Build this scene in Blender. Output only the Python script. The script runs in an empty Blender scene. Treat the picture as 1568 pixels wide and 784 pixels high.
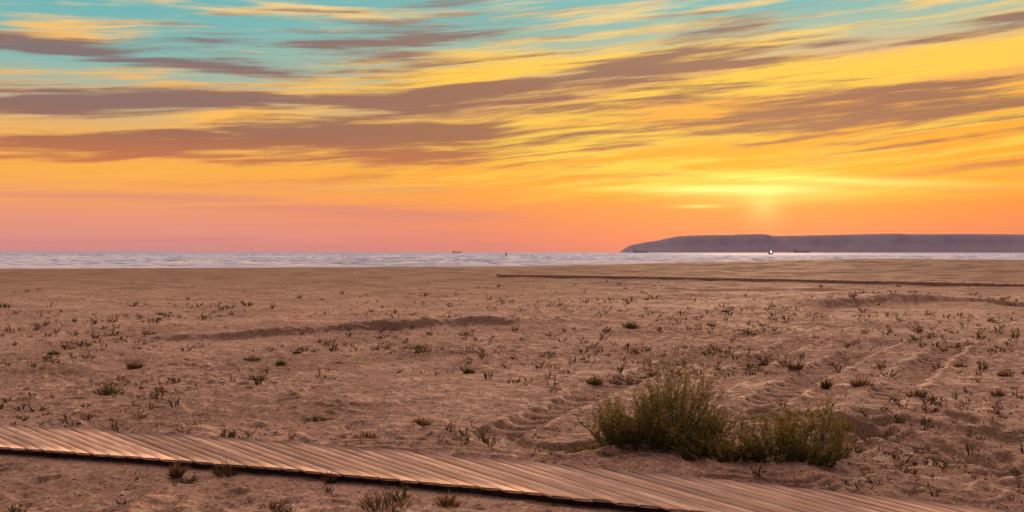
import bpy, math, random
import numpy as np
random.seed(4); rng=np.random.default_rng(11)
scene=bpy.context.scene
F=1358.0; H=2.2          # focal scale used for surveying the photo, eye height (m)

def lin(c,a=1.0):
    o=[]
    for v in c:
        v/=255.0
        o.append(v/12.92 if v<=0.04045 else ((v+0.055)/1.055)**2.4)
    return (o[0],o[1],o[2],a)

# ------------------------------------------------------------------ noise
PERM=np.random.default_rng(5).permutation(512)
def pn(x,y,seed=0):
    xi=np.floor(x).astype(np.int64); yi=np.floor(y).astype(np.int64)
    xf=x-xi; yf=y-yi
    def g(ix,iy,fx,fy):
        h=PERM[(PERM[(ix+seed*37)&511]+iy)&511]
        a=h*(2*math.pi/512)
        return np.cos(a)*fx+np.sin(a)*fy
    u=xf*xf*xf*(xf*(xf*6-15)+10); v=yf*yf*yf*(yf*(yf*6-15)+10)
    n00=g(xi,yi,xf,yf); n10=g(xi+1,yi,xf-1,yf); n01=g(xi,yi+1,xf,yf-1); n11=g(xi+1,yi+1,xf-1,yf-1)
    return ((n00*(1-u)+n10*u)*(1-v)+(n01*(1-u)+n11*u)*v)*1.5
def dimples(x,y,cell,seed,prob=0.8):
    X=x/cell; Y=y/cell
    xi=np.floor(X).astype(np.int64); yi=np.floor(Y).astype(np.int64)
    out=np.zeros_like(x)
    for dx in (-1,0,1):
        for dy in (-1,0,1):
            cx=xi+dx; cy=yi+dy
            h=PERM[(PERM[(cx+seed*53)&511]+cy)&511]
            h2=PERM[(h+91)&511]; h3=PERM[(h2+17)&511]; h4=PERM[(h3+17)&511]
            px=cx+h/512.; py=cy+h2/512.
            an=h3/512*math.pi; r=0.26+0.22*h4/512
            ax=X-px; ay=Y-py
            e=(ax*np.cos(an)+ay*np.sin(an))/(r*1.5); f=(-ax*np.sin(an)+ay*np.cos(an))/(r*0.8)
            d2=e*e+f*f
            k=(h4<prob*512)
            out+=k*(-np.exp(-d2*2.2)+0.55*np.exp(-(np.sqrt(d2)-1.15)**2*9))
    return out
def sstep(a,b,x):
    t=np.clip((x-a)/(b-a),0,1); return t*t*(3-2*t)

# ------------------------------------------------------------------ terrain
CX=np.array([-400,-200,-63.5,-31,1.3,12.6,25.6,45.8,63.5,200,400.])
CZ=np.array([0.3,0.1,0.094,0.26,0.42,0.66,0.985,1.39,1.2,0.8,0.8])
def base_h(x,y):
    zc=np.interp(x,CX,CZ)
    return zc*sstep(45,110,y) - (4.2+zc)*sstep(111,175,y)
def gpt(px,py,z=0.0):
    """ground point seen at a bearing/depression measured on the photo"""
    tx=(px-784)/F; s=(py-386)/F
    y=np.linspace(3,112,6000)
    f=H-s*y-(base_h(tx*y,y)+z)
    i=int(np.argmax(f<0)) if (f<0).any() else len(y)-1
    return (tx*y[i],y[i])
RIDGES=[ # points, amplitude, front width, tail
 ([(195,520),(260,519),(340,515),(450,508),(560,503),(700,499),(800,497),(930,492)],0.24,0.42,3.0),
 ([(1230,470),(1300,466),(1400,460),(1480,462),(1568,470),(1700,474)],0.38,0.9,5.0),
 ([(600,548),(700,545),(800,549)],0.05,0.3,1.0),
 ([(1290,655),(1380,650),(1480,662),(1600,672)],0.07,0.28,0.9),
 ([(960,440),(1100,446),(1240,444),(1400,442)],0.12,0.8,3.0),
]
RW=[([gpt(*p) for p in r[0]],)+r[1:] for r in RIDGES]
TRACKS=[[(1240,500),(1170,525),(1090,558),(1000,598),(915,640),(860,668)],
        [(1420,520),(1345,560),(1290,600),(1240,640),(1200,668)],
        [(1180,655),(1290,682),(1400,720),(1520,775),(1600,800)],
        [(1300,640),(1400,655),(1560,690),(1700,720)]]
TW=[[gpt(*p) for p in t] for t in TRACKS]

def walk_c(x):   # centre line of the near boardwalk
    return 8.46-0.385*x-0.0135*x*x
def walk_mask(x,y):
    d=np.abs(y-walk_c(x))*0.93
    return 1-sstep(0.55,0.85,d)

def height(x,y,want_mask=False):
    z=base_h(x,y)
    r=np.hypot(x,y)
    far=1-sstep(35,95,r)
    beach=1-sstep(100,118,y)
    w=walk_mask(x,y)
    z+=beach*0.07*pn(x/7,y/5,1)*(1-w)
    z+=beach*0.04*pn(x/2.1,y/1.5,2)*(1-w)
    # wheel tracks
    tz=np.zeros_like(x); tm=np.zeros_like(x)
    for T in TW:
        P=np.array(T)
        lo=P.min(0)-1.5; hi=P.max(0)+1.5
        m=(x>lo[0])&(x<hi[0])&(y>lo[1])&(y<hi[1])
        if not m.any(): continue
        xm=x[m]+.08*pn(x[m]/.5,y[m]/.5,31); ym=y[m]; best=np.full(xm.shape,9.); sg=np.zeros_like(xm); al=np.zeros_like(xm); acc=0
        for a,b in zip(P[:-1],P[1:]):
            d=b-a; L=np.hypot(*d); d=d/L
            t=np.clip((xm-a[0])*d[0]+(ym-a[1])*d[1],0,L)
            qx=xm-a[0]-t*d[0]; qy=ym-a[1]-t*d[1]; q=np.hypot(qx,qy)
            k=q<best
            best=np.where(k,q,best); sg=np.where(k,np.sign(qx*d[1]-qy*d[0]),sg); al=np.where(k,acc+t,al); acc+=L
        off=best*sg
        zz=0; mm=0
        for o in (-0.75,0.75):
            dd=np.abs(off-o)
            inn=1-sstep(.20,.34,dd)
            zz=zz+inn*(-0.045+0.034*np.sin((al+np.abs(off-o)*.6)*2*math.pi/0.38))+0.032*np.exp(-((dd-.38)/.10)**2)
            mm=mm+(1-sstep(.30,.42,dd))
        fade=np.clip(0.85+0.8*pn(xm/1.5,ym/1.5,30),0,1.15)
        tz[m]+=zz*fade; tm[m]=np.maximum(tm[m],np.clip(mm,0,1)*np.clip(fade,0,1))
    z+=tz*(1-w)
    rip=sstep(.05,0.35,pn(x/3.5,y/2.5,13)+.34*sstep(1,4,x)*(1-sstep(14,22,y))+.12*np.exp(-((x+.3)/1.6)**2-((y-11.2)/1.2)**2))
    rough=0.55+0.4*sstep(-0.3,0.4,pn(x/9,y/6,7))
    det=0.028*pn(x/.6,y/.36,3)+0.021*pn(x/.24,y/.15,4)+0.012*pn(x/.1,y/.08,5)
    det+=0.026*dimples(x+pn(x,y,8)*.2,y,0.42,1,.8)+0.034*dimples(x,y,0.85,2,.55)
    rp=np.sin((y*1.0+x*0.22+0.55*pn(x/.9,y/.9,12))*2*math.pi/0.28)
    det=det*(1-.6*rip)+0.019*rip*(rp+.4*rp*rp)
    z+=det*rough*(1-0.88*w)*(1-.85*tm)*far*sstep(0,2.0,r)
    z+=beach*0.08*pn(x/3.2,y/1.6,15)*sstep(25,60,r)
    for pts,A,fw,tl in RW:
        xs=np.array([p[0] for p in pts]); ys=np.array([p[1] for p in pts])
        m=(x>xs[0]-1)&(x<xs[-1]+1)
        if not m.any(): continue
        xm=x[m]; ym=y[m]
        yl=np.interp(xm,xs,ys)+0.5*pn(xm/1.3,xm*0+3,20)+0.2*pn(xm/.4,xm*0,21)
        s=ym-yl
        span=xs[-1]-xs[0]
        am=A*sstep(xs[0],xs[0]+span*.1,xm)*(1-sstep(xs[-1]-span*.35,xs[-1],xm))*(0.75+0.7*pn(xm/2.3,xm*0+9,22))
        z[m]+=am*sstep(-fw,0,s)*np.exp(-np.maximum(s,0)/tl)-am*0.25*np.exp(-((s+fw*1.3)/(fw))**2)
    for (sx,sy,a,ra) in SHR_MOUND:
        z+=a*np.exp(-((x-sx)**2+((y-sy)*1.3)**2)/(ra*ra))*(1-w)
    z-=0.01*w*far
    return z
SHR_MOUND=[(1.75,9.6,0.08,0.9),(2.9,8.95,0.05,0.6)]

def mesh_obj(name,verts,faces_flat,nper,mats=(),smooth=False,parent=None,matidx=None,attr=None):
    me=bpy.data.meshes.new(name)
    nv=len(verts); nf=len(faces_flat)//nper
    me.vertices.add(nv); me.vertices.foreach_set("co",np.asarray(verts,dtype=np.float32).ravel())
    me.loops.add(nf*nper); me.loops.foreach_set("vertex_index",np.asarray(faces_flat,dtype=np.int32))
    me.polygons.add(nf); me.polygons.foreach_set("loop_start",np.arange(nf,dtype=np.int32)*nper)
    me.polygons.foreach_set("loop_total",np.full(nf,nper,dtype=np.int32))
    if smooth: me.polygons.foreach_set("use_smooth",np.ones(nf,dtype=bool))
    me.update(calc_edges=True)
    for m in mats: me.materials.append(m)
    if matidx is not None: me.polygons.foreach_set("material_index",np.asarray(matidx,dtype=np.int32))
    if attr is not None:
        for k,v in attr.items():
            if v.ndim==1:
                at=me.attributes.new(k,'FLOAT','POINT'); at.data.foreach_set("value",v.astype(np.float32))
            else:
                at=me.attributes.new(k,'FLOAT_COLOR','POINT'); at.data.foreach_set("color",v.astype(np.float32).ravel())
    ob=bpy.data.objects.new(name,me); scene.collection.objects.link(ob)
    if parent: ob.parent=parent
    return ob
def gridfaces(nr,nc,wrap=False):
    i=np.arange(nr-1)[:,None]; j=np.arange(nc if wrap else nc-1)[None,:]
    j2=(j+1)%nc
    a=i*nc+j; b=i*nc+j2; c=(i+1)*nc+j2; d=(i+1)*nc+j
    return np.stack([a,b,c,d],-1).reshape(-1)

# ------------------------------------------------------------------ materials
class NT:
    def __init__(s,tree): s.t=tree; s.n=tree.nodes; s.l=tree.links
    def new(s,t,**k):
        n=s.n.new(t)
        for a,b in k.items(): setattr(n,a,b)
        return n
    def put(s,sock,v):
        if isinstance(v,bpy.types.NodeSocket): s.l.new(v,sock)
        else: sock.default_value=v
    def m(s,op,a,b=None,c=None,clamp=False):
        n=s.new('ShaderNodeMath',operation=op); n.use_clamp=clamp
        s.put(n.inputs[0],a)
        if b is not None: s.put(n.inputs[1],b)
        if c is not None: s.put(n.inputs[2],c)
        return n.outputs[0]
    def mr(s,v,a,b,c=0.,d=1.,smooth=True):
        n=s.new('ShaderNodeMapRange'); n.interpolation_type='SMOOTHSTEP' if smooth else 'LINEAR'
        s.put(n.inputs['Value'],v)
        for k,x in zip(('From Min','From Max','To Min','To Max'),(a,b,c,d)): s.put(n.inputs[k],x)
        return n.outputs['Result']
    def mix(s,f,a,b,blend='MIX'):
        n=s.new('ShaderNodeMix',data_type='RGBA',blend_type=blend)
        s.put(n.inputs[0],f); s.put(n.inputs[6],a); s.put(n.inputs[7],b); return n.outputs[2]
    def comb(s,x,y,z):
        n=s.new('ShaderNodeCombineXYZ'); s.put(n.inputs[0],x); s.put(n.inputs[1],y); s.put(n.inputs[2],z); return n.outputs[0]
    def noise(s,v,scale,detail=4,rough=.5,dist=0.,dim='3D'):
        n=s.new('ShaderNodeTexNoise'); n.noise_dimensions=dim; s.put(n.inputs['Vector'],v); s.put(n.inputs['Scale'],scale)
        n.inputs['Detail'].default_value=detail; n.inputs['Roughness'].default_value=rough; n.inputs['Distortion'].default_value=dist
        return n.outputs['Fac']
    def ramp(s,f,stops):
        n=s.new('ShaderNodeValToRGB'); s.put(n.inputs[0],f); r=n.color_ramp
        while len(r.elements)<len(stops): r.elements.new(0.5)
        for e,(p,c) in zip(r.elements,stops): e.position=p; e.color=c
        return n.outputs[0]
def newmat(name):
    m=bpy.data.materials.new(name); m.use_nodes=True
    m.node_tree.nodes.clear(); t=NT(m.node_tree)
    b=t.new('ShaderNodeBsdfPrincipled'); o=t.new('ShaderNodeOutputMaterial'); t.l.new(b.outputs[0],o.inputs[0])
    return m,t,b
def simple(name,col,rough=.8,var=.25,scale=6,bump=0.):
    m,t,b=newmat(name)
    co=t.new('ShaderNodeTexCoord').outputs['Object']
    n=t.noise(co,scale,5,.6)
    c=t.mix(t.mr(n,.3,.7),tuple(x*(1-var) for x in col[:3])+(1,),tuple(min(1,x*(1+var)) for x in col[:3])+(1,))
    t.put(b.inputs['Base Color'],c); b.inputs['Roughness'].default_value=rough; b.inputs['Specular IOR Level'].default_value=.2
    if bump:
        bn=t.new('ShaderNodeBump'); bn.inputs['Strength'].default_value=bump; bn.inputs['Distance'].default_value=.02
        t.put(bn.inputs['Height'],n); t.put(b.inputs['Normal'],bn.outputs[0])
    return m

# sand
sand,t,b=newmat('sand')
geo=t.new('ShaderNodeNewGeometry'); pos=geo.outputs['Position']
n1=t.noise(pos,.35,3,.6,dim='2D'); n2=t.noise(pos,3.0,4,.65,dim='2D'); n3=t.noise(pos,26,3,.7,dim='2D'); n4=t.noise(pos,130,2,.7,dim='2D'); n5=t.noise(pos,9,4,.62,dim='2D')
c=t.mix(t.mr(n1,.35,.65),(.58,.32,.215,1),(.86,.52,.37,1))
c=t.mix(t.mr(n2,.50,.70,0,.6),c,(.38,.21,.135,1))
c=t.mix(t.mr(n5,.54,.70,0,.6),c,(.97,.66,.49,1))
c=t.mix(t.mr(n5,.45,.30,0,.78),c,(.24,.14,.095,1))
c=t.mix(t.mr(n3,.54,.70,0,.7),c,(1.,.74,.57,1))
c=t.mix(t.mr(n3,.46,.30,0,.88),c,(.14,.085,.065,1))
c=t.mix(t.mr(n4,.56,.7,0,.55),c,(1.,.80,.63,1))
c=t.mix(t.mr(n4,.42,.3,0,.7),c,(.10,.065,.05,1))
sp=t.new('ShaderNodeSeparateXYZ'); t.l.new(pos,sp.inputs[0])
wet=t.mr(sp.outputs[1],24,80)
c=t.mix(t.m('MULTIPLY',wet,.72),c,(.33,.195,.118,1))
# steep faces coloured darker to stand in for shade on the ridge fronts
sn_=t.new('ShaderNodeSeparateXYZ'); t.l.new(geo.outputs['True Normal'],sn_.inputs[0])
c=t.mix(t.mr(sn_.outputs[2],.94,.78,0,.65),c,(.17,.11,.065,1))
t.put(b.inputs['Base Color'],c); b.inputs['Roughness'].default_value=.9; b.inputs['Specular IOR Level'].default_value=.2
h=t.m('MULTIPLY_ADD',n4,.35,n3)
h=t.m('MULTIPLY_ADD',n5,2.6,h)
bn=t.new('ShaderNodeBump'); bn.inputs['Strength'].default_value=1.; bn.inputs['Distance'].default_value=.036
t.put(bn.inputs['Height'],h); t.put(b.inputs['Normal'],bn.outputs[0])

# plants
plant,t,b=newmat('foliage')
at=t.new('ShaderNodeAttribute'); at.attribute_name='tint'
t.put(b.inputs['Base Color'],at.outputs['Color']); b.inputs['Roughness'].default_value=.75; b.inputs['Specular IOR Level'].default_value=.2
o=[n for n in t.n if n.type=='OUTPUT_MATERIAL'][0]
tr=t.new('ShaderNodeBsdfTranslucent'); t.put(tr.inputs[0],at.outputs['Color'])
mx=t.new('ShaderNodeMixShader'); mx.inputs[0].default_value=.3
t.l.new(b.outputs[0],mx.inputs[1]); t.l.new(tr.outputs[0],mx.inputs[2]); t.l.new(mx.outputs[0],o.inputs[0])

# wood
wood,t,b=newmat('weathered_wood')
at=t.new('ShaderNodeAttribute'); at.attribute_name='tint'
uv=t.new('ShaderNodeAttribute'); uv.attribute_name='grain'
g=t.noise(uv.outputs['Vector'],1.0,5,.7,.3)
c=t.mix(t.mr(g,.35,.65),(.56,.36,.265,1),(.96,.70,.55,1))
c=t.mix(t.mr(g,.42,.3,0,.75),c,(.22,.135,.10,1))
c=t.mix(1.0,c,at.outputs['Color'],'MULTIPLY')
pos=t.new('ShaderNodeNewGeometry').outputs['Position']
sn=t.noise(pos,4,4,.7,dim='2D')
c=t.mix(t.mr(sn,.57,.74,0,.55),c,(.62,.41,.30,1))
sn2=t.noise(pos,1.3,3,.6,dim='2D')
c=t.mix(t.mr(sn2,.5,.3,0,.35),c,(.34,.21,.16,1))
t.put(b.inputs['Base Color'],c); b.inputs['Roughness'].default_value=.95; b.inputs['Specular IOR Level'].default_value=.0
bn=t.new('ShaderNodeBump'); bn.inputs['Strength'].default_value=.5; bn.inputs['Distance'].default_value=.002
t.put(bn.inputs['Height'],g); t.put(b.inputs['Normal'],bn.outputs[0])
darkwood=simple('dark_wood',(.05,.035,.03),.9,.4,9,.3)
midwood=simple('brown_wood',(.42,.28,.20),.9,.2,9,.3)

# ------------------------------------------------------------------ ground
rr=np.concatenate([[0.02,.8,1.8],np.geomspace(2.6,6,110)[:-1],np.geomspace(6,26,560)[:-1],np.geomspace(26,130,400)[:-1],np.geomspace(130,9000,40)])
aa=np.radians(np.concatenate([np.arange(-180,-42,3.0),np.arange(-42,42,0.11),np.arange(42,180,3.0)]))
R,A=np.meshgrid(rr,aa,indexing='ij')
gx=R*np.sin(A); gy=R*np.cos(A)
shp=gx.shape
gz=height(gx.ravel(),gy.ravel())
V=np.stack([gx.ravel(),gy.ravel(),gz],-1)
ff=gridfaces(shp[0],shp[1],True).reshape(-1,4)[:,::-1].reshape(-1)
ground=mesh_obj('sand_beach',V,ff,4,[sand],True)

# ------------------------------------------------------------------ sea
SEA=-1.6
ys=np.concatenate([np.geomspace(118,900,420)[:-1],np.geomspace(900,60000,60)])
us=np.linspace(-1.0,1.0,600)
Y,U=np.meshgrid(ys,us,indexing='ij')
X=U*(Y*1.0+60)
x=X.ravel(); y=Y.ravel()
am=np.clip(y/200,0,1)*(1-sstep(900,1800,y))
def ridged(v): return 1-np.abs(v)
yw=y+6*pn(x/60,y/60,3)
w1=ridged(pn(x/46,yw/11,41))**3; w2=ridged(pn(x/17,yw/5,42))**2; w3=pn(x/6,yw/2.5,43)
surf=(1-sstep(230,360,y))
yb=y+9*pn(x/70,x*0+2,47)+3*pn(x/22,y/40,48)
br=np.exp(-((((yb/34.)%1.0)-.5)/.15)**2)*sstep(-.3,.1,pn(x/38,np.floor(yb/34.)*3.7+.5,49))*surf
z=SEA+am*(0.95*w1+.4*w2+.15*w3-.6)+.8*br
foam=sstep(.72,.93,w1)*sstep(.0,.4,pn(x/30,y/25,44)+.4)+.7*sstep(.82,.95,w2)*sstep(-.1,.3,pn(x/20,y/16,45))+br*(1.0+.6*pn(x/4,y/2,50))
foam=np.clip(foam,0,1)
watm,t,b=newmat('sea_water')
pos=t.new('ShaderNodeNewGeometry').outputs['Position']
fa=t.new('ShaderNodeAttribute'); fa.attribute_name='foam'
mp=t.new('ShaderNodeMapping'); mp.inputs['Scale'].default_value=(.05,.22,1); t.l.new(pos,mp.inputs[0])
nn=t.noise(mp.outputs[0],1,6,.7,.4)
mp2=t.new('ShaderNodeMapping'); mp2.inputs['Scale'].default_value=(.006,.02,1); t.l.new(pos,mp2.inputs[0])
n5=t.noise(mp2.outputs[0],1,6,.7,.3)
c=t.mix(t.mr(n5,.40,.60),(.20,.25,.46,1),(.66,.72,1.,1))
f2=t.m('MAXIMUM',fa.outputs['Fac'],t.mr(nn,.53,.63,0,.95))
c=t.mix(f2,c,(1.,1.,1.,1))
t.put(b.inputs['Base Color'],c)
b.inputs['Roughness'].default_value=.85; b.inputs['IOR'].default_value=1.33; b.inputs['Specular IOR Level'].default_value=.02
bn=t.new('ShaderNodeBump'); bn.inputs['Strength'].default_value=.4; bn.inputs['Distance'].default_value=.4
t.put(bn.inputs['Height'],nn); t.put(b.inputs['Normal'],bn.outputs[0])
sea=mesh_obj('sea',np.stack([x,y,z],-1),gridfaces(*Y.shape),4,[watm],True,attr={'foam':foam})

# ------------------------------------------------------------------ headland
hd=simple('headland_rock',(.40,.34,.41),1,.05,.004)
prof=[(948,385.5),(955,379),(966,374),(985,370),(1005,367),(1030,361.5),(1042,359),(1080,357.5),(1130,357),(1170,355.5),(1182,356),(1192,358.5),(1230,358.5),(1300,357),(1390,355),(1430,356),(1500,355.5),(1568,356),(1700,357),(1900,362),(2200,366)]
D=7000.
px=np.linspace(948,2200,420)
top=np.interp(px,[p[0] for p in prof],[p[1] for p in prof])
hx=(px-784)/F*D; hz=(386-top)/F*D+H
hz=hz+3*pn(hx/160,hx*0,51)+1.5*pn(hx/50,hx*0+5,52)
hz=np.maximum(hz,1)
rows=[(0,-3,0),(60,.12,1),(130,.30,1),(190,.52,1),(230,.82,1),(330,.95,1),(700,1.0,.3),(1500,1.0,.3),(2300,.4,.3),(2600,-.1,0)]
vs=[]
for dy,f,k in rows:
    jj=pn(hx/120,hx*0+dy/97.,53)*22*k+pn(hx/45,hx*0+dy/50.,54)*8*k
    zz=np.where(f<=0,-20,hz*f)
    vs.append(np.stack([hx+dy*.16,D+dy+jj+0*hx,zz],-1))
headland=mesh_obj('headland',np.concatenate(vs),gridfaces(len(rows),len(px)),4,[hd],True)

# ------------------------------------------------------------------ prism helper
def boxgeo(c,s,taper=1.0,sheer=0.0):
    x0,y0,z0=c; a,b_,h_=s[0]/2,s[1]/2,s[2]
    v=[(-a*taper,-b_*taper,0),(a*taper,-b_*taper,0),(a*taper,b_*taper,0),(-a*taper,b_*taper,0),(-a,-b_,h_),(a,-b_,h_+sheer),(a,b_,h_+sheer),(-a,b_,h_)]
    v=[(p[0]+x0,p[1]+y0,p[2]+z0) for p in v]
    f=[(0,3,2,1),(4,5,6,7),(0,1,5,4),(1,2,6,5),(2,3,7,6),(3,0,4,7)]
    return v,f
def part(name,geos,mat,parent):
    V=[];Fc=[]
    for v,f in geos:
        o=len(V); V+=v; Fc+=[tuple(i+o for i in q) for q in f]
    me=bpy.data.meshes.new(name); me.from_pydata(V,[],Fc); me.materials.append(mat)
    ob=bpy.data.objects.new(name,me); scene.collection.objects.link(ob); ob.parent=parent; return ob
def empty(name,loc=(0,0,0)):
    e=bpy.data.objects.new(name,None); e.location=loc; scene.collection.objects.link(e); return e
shipm=simple('ship_paint',(.38,.29,.32),.9,.1,.1); shipw=simple('ship_superstructure',(.5,.4,.42),.9,.1,.1)
def ship(px,dist,L,name='cargo_ship'):
    e=empty(name,((px-784)/F*dist,dist,SEA))
    hull=[boxgeo((0,0,-1),(L*.84,L*.15,L*.075+1),.96),boxgeo((L*.45,0,0),(L*.1,L*.1,L*.09),.5,L*.01)]
    part('hull',hull,shipm,e)
    part('bridge',[boxgeo((-L*.32,0,L*.075),(L*.12,L*.12,L*.10)),boxgeo((-L*.32,0,L*.176),(L*.07,L*.13,L*.025)),boxgeo((-L*.38,0,L*.175),(L*.03,L*.03,L*.05))],shipw,e)
    part('masts',[boxgeo((L*k,0,L*.075),(L*.012,L*.012,L*.11)) for k in (-.1,.1,.3)],shipm,e)
    return e
ship(980,5200,95); ship(1227,5400,115); ship(700,6000,70)
e=empty('fishing_boat',((1180-784)/F*1500,1500,SEA))
part('hull',[boxgeo((0,0,-.6),(10,3.2,2.0),.75,.5)],shipm,e)
part('wheelhouse',[boxgeo((-1.5,0,1.4),(3,2.4,2.2)),boxgeo((-1.5,0,3.61),(3.4,2.8,.15))],shipw,e)
part('mast',[boxgeo((.6,0,1.4),(.15,.15,3.2))],shipm,e)
lm,t,b=newmat('lamp_glass'); b.inputs['Emission Color'].default_value=(1,.97,.9,1); b.inputs['Emission Strength'].default_value=6
bpy.ops.mesh.primitive_ico_sphere_add(subdivisions=2,radius=1.1,location=(.6,0,4.4)); l=bpy.context.object; l.name='deck_lamp'; l.data.materials.append(lm); l.parent=e
e=empty('navigation_buoy',((775-784)/F*900,900,SEA))
bm_=simple('buoy_paint',(.10,.08,.09),.8,.1,1)
bpy.ops.mesh.primitive_cylinder_add(vertices=20,radius=1.0,depth=1.3,location=(0,0,.5)); q=bpy.context.object; q.name='float'; q.parent=e; q.data.materials.append(bm_)
bpy.ops.mesh.primitive_cone_add(vertices=8,radius1=.8,radius2=.3,depth=2.0,location=(0,0,2.15)); q=bpy.context.object; q.name='tower'; q.parent=e; q.data.materials.append(bm_)
bpy.ops.mesh.primitive_cone_add(vertices=12,radius1=.45,radius2=0,depth=.8,location=(0,0,3.5)); q=bpy.context.object; q.name='topmark'; q.parent=e; q.data.materials.append(bm_)

# ------------------------------------------------------------------ boardwalks
def slats(name,cfun,x0,x1,width,skew,slatw,gap,ztop,thick,parent,jag=.03,groundz=False):
    V=[];Fq=[];T=[];G=[]
    xx=x0
    while xx<x1:
        e=.01; dx=e; dy=cfun(xx+e)-cfun(xx); Ln=math.hypot(dx,dy); tx,ty=dx/Ln,dy/Ln
        a=math.radians(skew)+random.gauss(0,.003)
        sx=tx*math.cos(a)+ty*math.sin(a); sy=-tx*math.sin(a)+ty*math.cos(a)
        nx,ny=-sy,sx
        L=width/math.sin(a)/2
        e0=-L+random.uniform(-jag,jag)*3; e1=L+random.uniform(-jag,jag)*3
        w2=slatw/2*random.uniform(.93,1.01)
        zt=ztop+random.uniform(-.002,.002)
        cot=math.cos(a)/math.sin(a)*.85
        cxp,cyp=xx,cfun(xx)
        zb=float(base_h(np.array([cxp]),np.array([cyp]))[0]) if groundz else 0
        n=7; o=len(V); tint=random.choice((random.uniform(.55,.75),random.uniform(.75,.95),random.uniform(.85,1.02))); wr=random.uniform(-.008,.008); hue=random.uniform(-.02,.07)
        sd=random.uniform(0,100); bow=random.gauss(0,.002)
        for i in range(n):
            s=e0+(e1-e0)*i/(n-1); bb=bow*math.sin(math.pi*i/(n-1))
            for (q,zz) in ((-w2,-thick),(-w2,-.0015),(-w2+.002,0),(w2-.002,0),(w2,-.0015),(w2,-thick)):
                s2=s+q*cot
                V.append((cxp+sx*s2+nx*(q+bb),cyp+sy*s2+ny*(q+bb),zb+zt+zz+q*wr))
                T.append((tint*(1+hue),tint,tint*(1-hue),1)); G.append((s*2.0,q*55+zz*40,sd,1))
        for i in range(n-1):
            for k in range(6):
                a0=o+i*6+k; a1=o+i*6+(k+1)%6
                Fq.append((a0,a1,a1+6,a0+6))
        for st,rev in ((o,True),(o+(n-1)*6,False)):
            for q4 in ((0,1,4,5),(1,2,3,4)):
                q4=[st+i for i in q4]
                Fq.append(tuple(reversed(q4)) if not rev else tuple(q4))
        xx+= (slatw+gap)/math.sin(a)*tx
    return mesh_obj(name,np.array(V),np.array(Fq).ravel(),4,[wood],False,parent,attr={'tint':np.array(T),'grain':np.array(G)})
def beam(name,cfun,x0,x1,off,w,z0,z1,parent,mat,n=80):
    V=[];
    for i in range(n):
        xx=x0+(x1-x0)*i/(n-1); dy=(cfun(xx+.01)-cfun(xx))/.01; Ln=math.hypot(1,dy); nx,ny=-dy/Ln,1/Ln
        for o_,z_ in ((-w/2,z0),(w/2,z0),(w/2,z1),(-w/2,z1)):
            zb=float(base_h(np.array([xx]),np.array([cfun(xx)]))[0])
            V.append((xx+nx*(off+o_),cfun(xx)+ny*(off+o_),z_+zb))
    Fq=[]
    for i in range(n-1):
        for k in range(4):
            a=i*4+k;b_=i*4+(k+1)%4; Fq.append((a,b_,b_+4,a+4))
    Fq+= [(0,3,2,1),tuple((n-1)*4+i for i in range(4))]
    return mesh_obj(name,np.array(V),np.array(Fq).ravel(),4,[mat],False,parent)
bw=empty('boardwalk')
slats('slats',walk_c,-13,9,1.10,30,.092,.013,.078,.022,bw,.014)
for i,o_ in enumerate((-.43,0,.43)): beam('bearer_%d'%(i+1),walk_c,-13,9,o_,.07,-.06,.053,bw,darkwood)
pa=gpt(770,423); pb=gpt(1568,439)
def far_c(x): return pa[1]+(pb[1]-pa[1])*(x-pa[0])/(pb[0]-pa[0])
bw2=empty('boardwalk')
slats('slats',far_c,pa[0],pb[0]*1.7,2.0,89,.14,.012,.20,.07,bw2,.01,True)
for i,o_ in enumerate((-.92,.92)): beam('bearer_%d'%(i+1),far_c,pa[0],pb[0]*1.7,o_,.1,-.1,.125,bw2,midwood)

# ------------------------------------------------------------------ vegetation
class Veg:
    def __init__(s): s.V=[];s.F=[];s.C=[]
    def blade(s,p,d,L,w,col,col2,seg=2,droop=0.):
        d=np.array(d,float); d/=math.sqrt(d@d)+1e-9
        r0,r1=random.uniform(-1,1),random.uniform(-1,1)
        side=np.array((d[1]*.35-d[2]*r1,d[2]*r0-d[0]*.35,d[0]*r1-d[1]*r0)); side/=math.sqrt(side@side)+1e-9
        p=np.array(p,float); o=len(s.V)
        for i in range(seg+1):
            f=i/seg; ww=w*(1-f*.85)*(0.6+.8*math.sin(math.pi*min(.5,f)))*.5+w*.04
            s.V.append(p-side*ww); s.V.append(p+side*ww)
            c=[col[k]*(1-f)+col2[k]*f for k in range(3)]+[1]
            s.C+= [c,c]
            p=p+d*L/seg
            if droop: d=d+np.array((0,0,-droop)); d/=math.sqrt(d@d)
        for i in range(seg): s.F.append((o+2*i,o+2*i+1,o+2*i+3,o+2*i+2))
        return p
    def make(s,name):
        return mesh_obj(name,np.array(s.V),np.array(s.F).ravel(),4,[plant],False,attr={'tint':np.array(s.C)})
GREEN=[(.075,.088,.022),(.10,.11,.03),(.055,.07,.018),(.14,.13,.035)]
DRY=[(.20,.11,.045),(.15,.075,.04),(.25,.16,.07),(.12,.06,.035)]
WG=[(.055,.065,.02),(.085,.09,.025),(.04,.05,.016)]; WD=[(.14,.07,.035),(.11,.055,.03),(.19,.11,.05),(.08,.045,.03)]
def hz_at(x,y): return float(height(np.array([float(x)]),np.array([float(y)]))[0])
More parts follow.
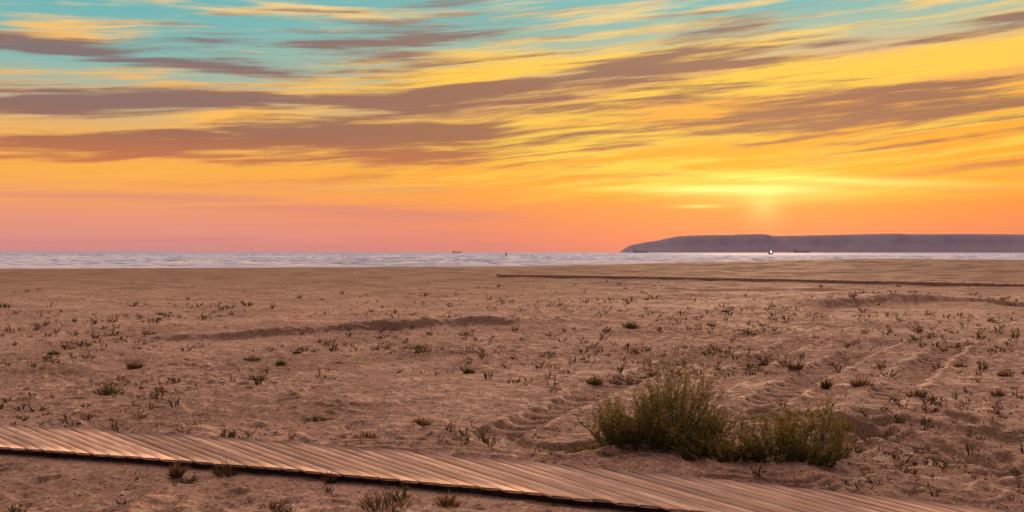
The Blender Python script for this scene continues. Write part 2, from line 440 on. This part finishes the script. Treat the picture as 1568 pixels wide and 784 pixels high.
def sprig(vg,x,y,z,h,kind,n=None,spread=1.5):
    n=n or random.randint(5,11)
    pal=WG if kind==0 else WD
    for i in range(n):
        a=random.uniform(0,2*math.pi); sp=random.uniform(.1,spread)
        d=(math.cos(a)*sp,math.sin(a)*sp,1)
        c=random.choice(pal); c2=random.choice(WD if random.random()<.5 else pal)
        L=h*random.uniform(.4,1.1)
        b0=(x+math.cos(a)*h*.25,y+math.sin(a)*h*.25,z-.01)
        vg.blade(b0,d,L,h*.14,c,c2,2,.15)
        for k in range(3):
            f=random.uniform(.3,.95); a2=random.uniform(0,6.28)
            dn=np.array(d)/np.linalg.norm(d)
            q=np.array(b0)+dn*L*f
            vg.blade(q,(dn[0]+math.cos(a2)*.9,dn[1]+math.sin(a2)*.9,.5),L*random.uniform(.2,.4),h*.14,c,c2,1)
vg=Veg()
N=5200
ux=rng.uniform(-.78,.78,N*5); dd=np.exp(rng.uniform(math.log(7.0),math.log(62),N*5))
vx=ux*dd; vy=dd
dens=sstep(-.2,.6,pn(vx/5,vy/4,61)+.8*pn(vx/1.2,vy/1.2,62)+.4*pn(vx/.4,vy/.4,63)+.2*sstep(0,6,vx))*(1-.85*sstep(24,52,vy))
dens*=np.clip((vy/14)**1.2,0,1)*np.where((vy>10)|(vx>2),1,.3)
keep=(rng.random(N*5)<dens)&(walk_mask(vx,vy)<.05)
vx=vx[keep][:N]; vy=vy[keep][:N]
vz=height(vx,vy)
for x_,y_,z_ in zip(vx,vy,vz):
    hh=random.choice((.02,.025,.03,.035,.04,.05,.06,.1))*random.uniform(.7,1.3)*(.85+.036*min(y_,40))
    sprig(vg,x_,y_,z_,hh,0 if random.random()<.6 else 1,random.randint(4,11),random.choice((.6,1.5,2.5)))
vg.make('beach_weeds')

def tuft(px,py,wpx,hpx,kind,name,dens=1.0):
    x,y=gpt(px,py); z=hz_at(x,y); v=Veg()
    W=wpx/F*y/2; Hh=hpx/F*y
    for i in range(int(150*dens)):
        a=random.uniform(0,6.28); r=random.random()**.6
        ox,oy=math.cos(a)*r*W*.75,math.sin(a)*r*W*.6
        c=random.choice(GREEN if (kind==0 or random.random()<.25) else DRY); c2=random.choice(DRY if kind or random.random()<.3 else GREEN)
        v.blade((x+ox,y+oy,z-.01),(ox/W*.9+random.gauss(0,.2),oy/W*.9+random.gauss(0,.2),.9),Hh*random.uniform(.5,1.15)*(1.1-.5*r),.006+Hh*.03,c,c2,3,.18)
    return v.make(name)
for p in [(165,606,52,22,0),(385,554,34,9,0),(395,583,32,13,0),(636,534,48,9,0),(966,503,30,14,0),(910,588,26,16,0),(645,648,30,16,1),(718,571,20,11,0),
          (82,545,20,9,0),(1404,615,32,16,1),(1320,598,36,20,1),(1218,568,26,17,1),(1168,558,16,10,0),(1530,610,24,14,1),(480,640,50,12,0),(430,558,18,10,0),
          (1290,665,26,22,1),(205,563,26,16,1),(560,672,50,12,1),(1265,600,10,20,1),(1110,478,14,6,0),(455,545,16,7,0),(820,640,30,12,1),(1000,575,22,10,1),(1540,575,22,14,1),(1470,560,22,10,1)]:
    tuft(*p,'grass_tuft' if p[4]==0 else 'dry_weed')
for p in [(345,726,36,26,1),(270,733,18,30,1),(590,786,90,36,1),(685,782,40,26,1),(505,738,20,22,1),(420,790,60,16,1),(200,704,24,14,1),(568,738,26,16,1)]:
    tuft(*p,'dry_weed',.6)

def shrub(name,cx,cy,W,Dp,Hh,nst,seed):
    random.seed(seed); v=Veg()
    for i in range(nst):
        a=random.uniform(0,6.28); r=random.random()**.55
        ox,oy=math.cos(a)*r*W*.36,math.sin(a)*r*Dp*.34
        lump=.72+.75*float(pn(np.array([(cx+ox)*3.1]),np.array([(cy+oy)*3.1]),seed)[0])+random.uniform(0,.34)
        L=Hh*(1.08-.45*r*r)*lump
        lean=np.array((math.cos(a)*r*W/Hh*.40+random.gauss(0,.18),math.sin(a)*r*Dp/Hh*.40+random.gauss(0,.18),1.))
        lean/=np.linalg.norm(lean)
        p=np.array((cx+ox,cy+oy,hz_at(cx+ox,cy+oy)-.02)); d=lean.copy()
        stemc=random.choice([(.10,.075,.03),(.14,.08,.04),(.07,.07,.025)])
        base=np.array(random.choice(GREEN))*random.uniform(.7,1.6)
        ns=8; seg=L/ns
        red=random.random()<.4
        for k in range(ns):
            f=k/ns
            o=p.copy(); v.blade(p,d,seg*1.05,.006*(1-f*.5),stemc,stemc,1)
            p=p+d*seg
            d=d+np.array((random.gauss(0,.09),random.gauss(0,.09),.03)); d/=np.linalg.norm(d)
            for _ in range(5):
                a2=random.uniform(0,6.28); q=o+(p-o)*random.random()
                up=random.uniform(.2,1.1)
                dirn=d*up+np.array((math.cos(a2),math.sin(a2),random.uniform(-.2,.4)))*.8
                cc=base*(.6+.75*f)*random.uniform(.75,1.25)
                if f>.62 and (red or random.random()<.35): cc=np.array(random.choice([(.34,.20,.06),(.32,.26,.07),(.28,.13,.05),(.42,.32,.11)]))*random.uniform(.7,1.1)
                elif random.random()<.12: cc=np.array(random.choice(DRY))*.8
                v.blade(q,dirn,random.uniform(.024,.055),random.uniform(.009,.016),cc,cc*1.15,1)
            if f>.3 and random.random()<.45:
                a2=random.uniform(0,6.28); dd_=d+np.array((math.cos(a2),math.sin(a2),.2))*.6; dd_/=np.linalg.norm(dd_)
                sl=seg*random.uniform(1,2.0); v.blade(p,dd_,sl,.004,stemc,base*1.2,2,-.1)
                for _ in range(7):
                    q=p+dd_*sl*random.random(); a3=random.uniform(0,6.28)
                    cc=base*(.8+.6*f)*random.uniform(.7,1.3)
                    if random.random()<.25: cc=np.array((.34,.23,.07))
                    v.blade(q,dd_*.7+np.array((math.cos(a3),math.sin(a3),.2))*.8,random.uniform(.02,.04),random.uniform(.007,.013),cc,cc*1.1,1)
    return v.make(name)
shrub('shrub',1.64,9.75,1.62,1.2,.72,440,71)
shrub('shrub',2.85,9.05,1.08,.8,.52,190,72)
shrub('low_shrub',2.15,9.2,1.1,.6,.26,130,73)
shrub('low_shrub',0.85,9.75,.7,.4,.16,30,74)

# ------------------------------------------------------------------ pebbles / litter
random.seed(9)
peb=simple('pebble',(.13,.09,.075),.8,.5,3)
V=[];Fq=[]
n=1800
ux=rng.uniform(-.75,.75,n); dd=np.exp(rng.uniform(math.log(5.2),math.log(22),n)); X_=ux*dd; Y_=dd
k=walk_mask(X_,Y_)<.05; X_=X_[k];Y_=Y_[k]; Z_=height(X_,Y_)
for x_,y_,z_ in zip(X_,Y_,Z_):
    r=random.choice((.006,.008,.01,.012,.018)); o=len(V)
    for (ax,ay,az) in ((1,0,0),(0,1,0),(-1,0,0),(0,-1,0),(0,0,.8),(0,0,-.8)):
        V.append((x_+ax*r*random.uniform(.7,1.6),y_+ay*r*random.uniform(.7,1.5),z_+az*r*random.uniform(.6,1)))
    for a_,b_ in ((0,1),(1,2),(2,3),(3,0)): Fq+=[(o+a_,o+b_,o+4),(o+b_,o+a_,o+5)]
mesh_obj('pebbles',np.array(V),np.array(Fq).ravel(),3,[peb],False)

# ------------------------------------------------------------------ world: sunset sky
SUN_AZ=math.atan((1170-784)/F); SUN_EL=math.radians(4.5)
w=bpy.data.worlds.new('World'); scene.world=w; w.use_nodes=True
try:
    w.cycles.sampling_method='MANUAL'; w.cycles.sample_map_resolution=512
except Exception as ex: print(ex)
w.node_tree.nodes.clear(); t=NT(w.node_tree)
gen=t.new('ShaderNodeTexCoord').outputs['Generated']
sp=t.new('ShaderNodeSeparateXYZ'); t.l.new(gen,sp.inputs[0]); dx,dy,dz=sp.outputs
az=t.m('ARCTAN2',dx,dy)
hr=t.m('SQRT',t.m('MULTIPLY_ADD',dx,dx,t.m('MULTIPLY',dy,dy)))
te=t.m('DIVIDE',dz,t.m('MAXIMUM',hr,.02))
def AZ(px): return math.atan((px-784)/F)
def TE(px,py): return (386-py)/F*math.cos(AZ(px))
wn=t.noise(t.comb(t.m('MULTIPLY',az,2.4),t.m('MULTIPLY',te,9),0),1,3,.5,dim='2D')
wz=t.m('SUBTRACT',wn,.5)
q=t.m('MULTIPLY_ADD',az,-.065,te)
q=t.m('MULTIPLY_ADD',wz,.022,q)
azw=t.m('MULTIPLY_ADD',wz,.05,az)
nA=t.noise(t.comb(t.m('MULTIPLY',azw,3.2),t.m('MULTIPLY',q,38),0),1,7,.62,dim='2D')
nB=t.noise(t.comb(t.m('MULTIPLY_ADD',azw,6,5.1),t.m('MULTIPLY',q,130),0),1,5,.6,dim='2D')
nC=t.noise(t.comb(t.m('MULTIPLY_ADD',azw,2.6,9.4),t.m('MULTIPLY',q,38),0),1,7,.62,dim='2D')
G=.30
def ramp_py(stops,edge):
    s=[((386-y)/F*math.cos(AZ(edge))/G,lin(c)) for y,c in stops]
    s=sorted(s,key=lambda k:k[0]); return [(max(0,min(1,a)),c) for a,c in s]
tg=t.m('DIVIDE',te,G,clamp=True)
gl=t.ramp(tg,ramp_py([(386,(200,138,136)),(360,(222,144,132)),(325,(234,150,118)),(292,(246,164,94)),(255,(250,174,74)),(200,(236,176,98)),(140,(192,178,144)),(90,(138,184,174)),(0,(114,180,180))],100))
grr=t.ramp(tg,ramp_py([(386,(230,126,106)),(350,(238,132,90)),(315,(246,142,68)),(285,(254,164,48)),(230,(254,168,48)),(150,(252,176,70)),(90,(236,182,114)),(45,(180,190,162)),(0,(130,186,180))],1300))
grad=t.mix(t.mr(az,AZ(150),AZ(1150)),gl,grr)
Pw=t.comb(az,t.m('MULTIPLY_ADD',wz,.016,te),0)
Pn=t.comb(az,te,0)
def blob(px,py,L,Hh,slope,amp=1.0,P=None):
    """streak of cloud: centre bearing/elevation, half length, half thickness and tilt"""
    a0=AZ(px); e0=TE(px,py); ca=math.cos(a0)
    mp=t.new('ShaderNodeMapping'); mp.vector_type='TEXTURE'
    t.l.new(P if P is not None else Pw,mp.inputs[0])
    mp.inputs['Location'].default_value=(a0,e0,0); mp.inputs['Rotation'].default_value=(0,0,math.atan(slope))
    mp.inputs['Scale'].default_value=(2.1*L/F*ca*ca,2.1*Hh/F*ca,1)
    g=t.new('ShaderNodeTexGradient'); g.gradient_type='QUADRATIC_SPHERE'; t.l.new(mp.outputs[0],g.inputs[0])
    return (g.outputs['Fac'],amp*1.25)
def total(bl,start):
    s=start
    for g,a in bl: s=t.m('MULTIPLY_ADD',g,a,s)
    return s
nBz=t.m('SUBTRACT',nB,.5)
# bright, sun-lit cloud
startB=t.m('MULTIPLY_ADD',t.m('SUBTRACT',nC,.5),5.0,t.m('MULTIPLY',nBz,3.2))
mB=total([blob(820,100,420,26,.10,1),blob(1180,60,420,18,.12,.8),blob(900,165,420,22,.12,.9),blob(600,205,460,16,.08,.6),blob(1200,120,420,24,.08,.9),blob(1350,225,420,30,.06,.9),
              blob(300,130,300,14,.02,.5),blob(250,270,500,16,.0,.7),blob(900,230,420,20,.05,.6),blob(420,8,220,6,-.06,.7),blob(1450,95,260,16,.05,.6)],startB)
mB=t.mr(mB,-.1,1.25)
mB=t.m('MULTIPLY',mB,t.mr(te,.045,.085))
cb=t.mix(t.mr(az,AZ(100),AZ(900)),lin((254,184,86)),lin((255,204,78)))
cb=t.mix(t.mr(te,.19,.29),cb,lin((248,210,142)))
col=t.mix(mB,grad,cb)
# shaded cloud
startD=t.m('MULTIPLY_ADD',t.m('SUBTRACT',nA,.5),4.4,t.m('MULTIPLY',nBz,3.0))
mD=total([blob(40,62,130,9,-.10,1.3),blob(240,94,240,12,-.03,1.5),blob(430,155,430,22,.05,1.3),blob(760,140,260,14,.09,1.1),blob(60,160,200,26,.0,1.0),
            blob(300,218,380,17,.05,1.2),blob(620,196,200,17,.09,1.1),blob(320,243,260,8,.04,.9),blob(1120,190,340,17,.04,1.3),blob(1440,182,260,16,.07,1.2),
            blob(1420,140,240,19,.05,1.1),blob(1000,92,150,10,.10,1.1),blob(1060,108,200,6,.05,.8),blob(775,256,90,8,.03,1.0),blob(1430,218,170,9,.08,.9),
            blob(1520,250,90,7,.03,.9),blob(1000,268,110,6,.03,.7),blob(560,60,300,16,.07,.6),blob(1180,40,300,10,.09,.5),blob(700,238,260,9,.05,.7),blob(1350,70,260,9,.08,.5),
            blob(100,215,160,14,0,.9)],startD)
mD=t.mr(mD,-.05,1.2)
mD=t.m('MULTIPLY',mD,t.mr(te,.055,.10))
cd=t.ramp(tg,[(0,lin((228,134,96))),(.27,lin((208,116,72))),(.42,lin((158,102,82))),(.60,lin((146,106,96))),(.78,lin((134,122,120))),(.95,lin((116,150,152)))])
cdl=t.mix(t.mr(az,AZ(100),AZ(800)),lin((126,104,106)),lin((154,102,82)))
cd=t.mix(t.mr(te,.11,.16,0,.6),cd,cdl)
col=t.mix(t.m('MULTIPLY',mD,.94),col,cd)
# faint bands near the horizon
hb=t.noise(t.comb(t.m('MULTIPLY',az,1.8),t.m('MULTIPLY',te,60),0),1,4,.6,dim='2D')
hbm=t.m('MULTIPLY',t.mr(hb,.48,.7,0,.5),t.mr(te,.09,.05))
col=t.mix(hbm,col,lin((210,130,122)))
# sun glow behind the thin cloud
def add(ga,c):
    global col
    g,a=ga
    n=t.new('ShaderNodeVectorMath',operation='MULTIPLY_ADD')
    t.put(n.inputs[0],g); n.inputs[1].default_value=[v*a for v in c]; t.put(n.inputs[2],col); col=n.outputs[0]
add(blob(1170,285,330,60,0,1,Pn),(.07,.08,.01))
add(blob(1170,292,120,18,0,1,Pn),(.22,.25,.10))
add(blob(1170,316,28,26,0,1,Pn),(.12,.18,.07))
add(blob(1100,291,150,6,-.02,1),(.35,.36,.14))
add(blob(1300,275,190,7,-.06,1),(.28,.30,.10))
add(blob(1070,316,38,2.6,0,1,Pn),(.3,.34,.1))
# upper sky, above the frame: unseen bright cloud added to light the sand
up=t.mix(t.mr(te,.3,1.6),lin((172,186,190)),lin((180,168,176)))
upn=t.noise(gen,3.0,3,.6)
up=t.mix(t.mr(upn,.36,.58,0,.95),up,(1.45,.90,.63,1))
col=t.mix(t.mr(te,.27,.42),col,up)
back=t.mr(dy,.25,-.45)  # unseen sky behind the camera, dimmed to darken slopes facing it
back_dimc=t.mix(t.mr(te,0,.6),lin((122,100,118)),lin((96,88,108)))
col=t.mix(t.m('MULTIPLY',back,.95),col,back_dimc)
col=t.mix(t.mr(dz,-.002,-.03),col,(.10,.07,.055,1))
bg=t.new('ShaderNodeBackground'); t.put(bg.inputs[0],col); bg.inputs[1].default_value=1.0
sky=t.new('ShaderNodeTexSky'); sky.sky_type='NISHITA'; sky.sun_disc=False; sky.sun_elevation=SUN_EL; sky.sun_rotation=SUN_AZ
sky.dust_density=1.5
bg2=t.new('ShaderNodeBackground'); t.l.new(sky.outputs[0],bg2.inputs[0]); bg2.inputs[1].default_value=.003
ad=t.new('ShaderNodeAddShader'); t.l.new(bg.outputs[0],ad.inputs[0]); t.l.new(bg2.outputs[0],ad.inputs[1])
wo=t.new('ShaderNodeOutputWorld'); t.l.new(ad.outputs[0],wo.inputs[0])

# ------------------------------------------------------------------ sun (veiled by the cloud, so soft)
sd=bpy.data.lights.new('sun','SUN'); sd.energy=3.8; sd.angle=math.radians(8); sd.color=(1,.66,.42)
so=bpy.data.objects.new('sun',sd); scene.collection.objects.link(so)
from mathutils import Vector
dirv=Vector((math.sin(SUN_AZ)*math.cos(SUN_EL),math.cos(SUN_AZ)*math.cos(SUN_EL),math.sin(SUN_EL)))
so.rotation_euler=dirv.to_track_quat('Z','Y').to_euler(); so.location=(5,20,12)

# ------------------------------------------------------------------ camera
cam=bpy.data.cameras.new('camera'); cam.sensor_width=36; cam.lens=18/(784/F); cam.clip_end=200000; cam.clip_start=.05
co=bpy.data.objects.new('camera',cam); scene.collection.objects.link(co)
co.location=(0,0,H); co.rotation_euler=(math.radians(90)-math.atan(6/F),0,0)
scene.camera=co
scene.view_settings.view_transform='Standard'; scene.view_settings.look='None'; scene.view_settings.exposure=0
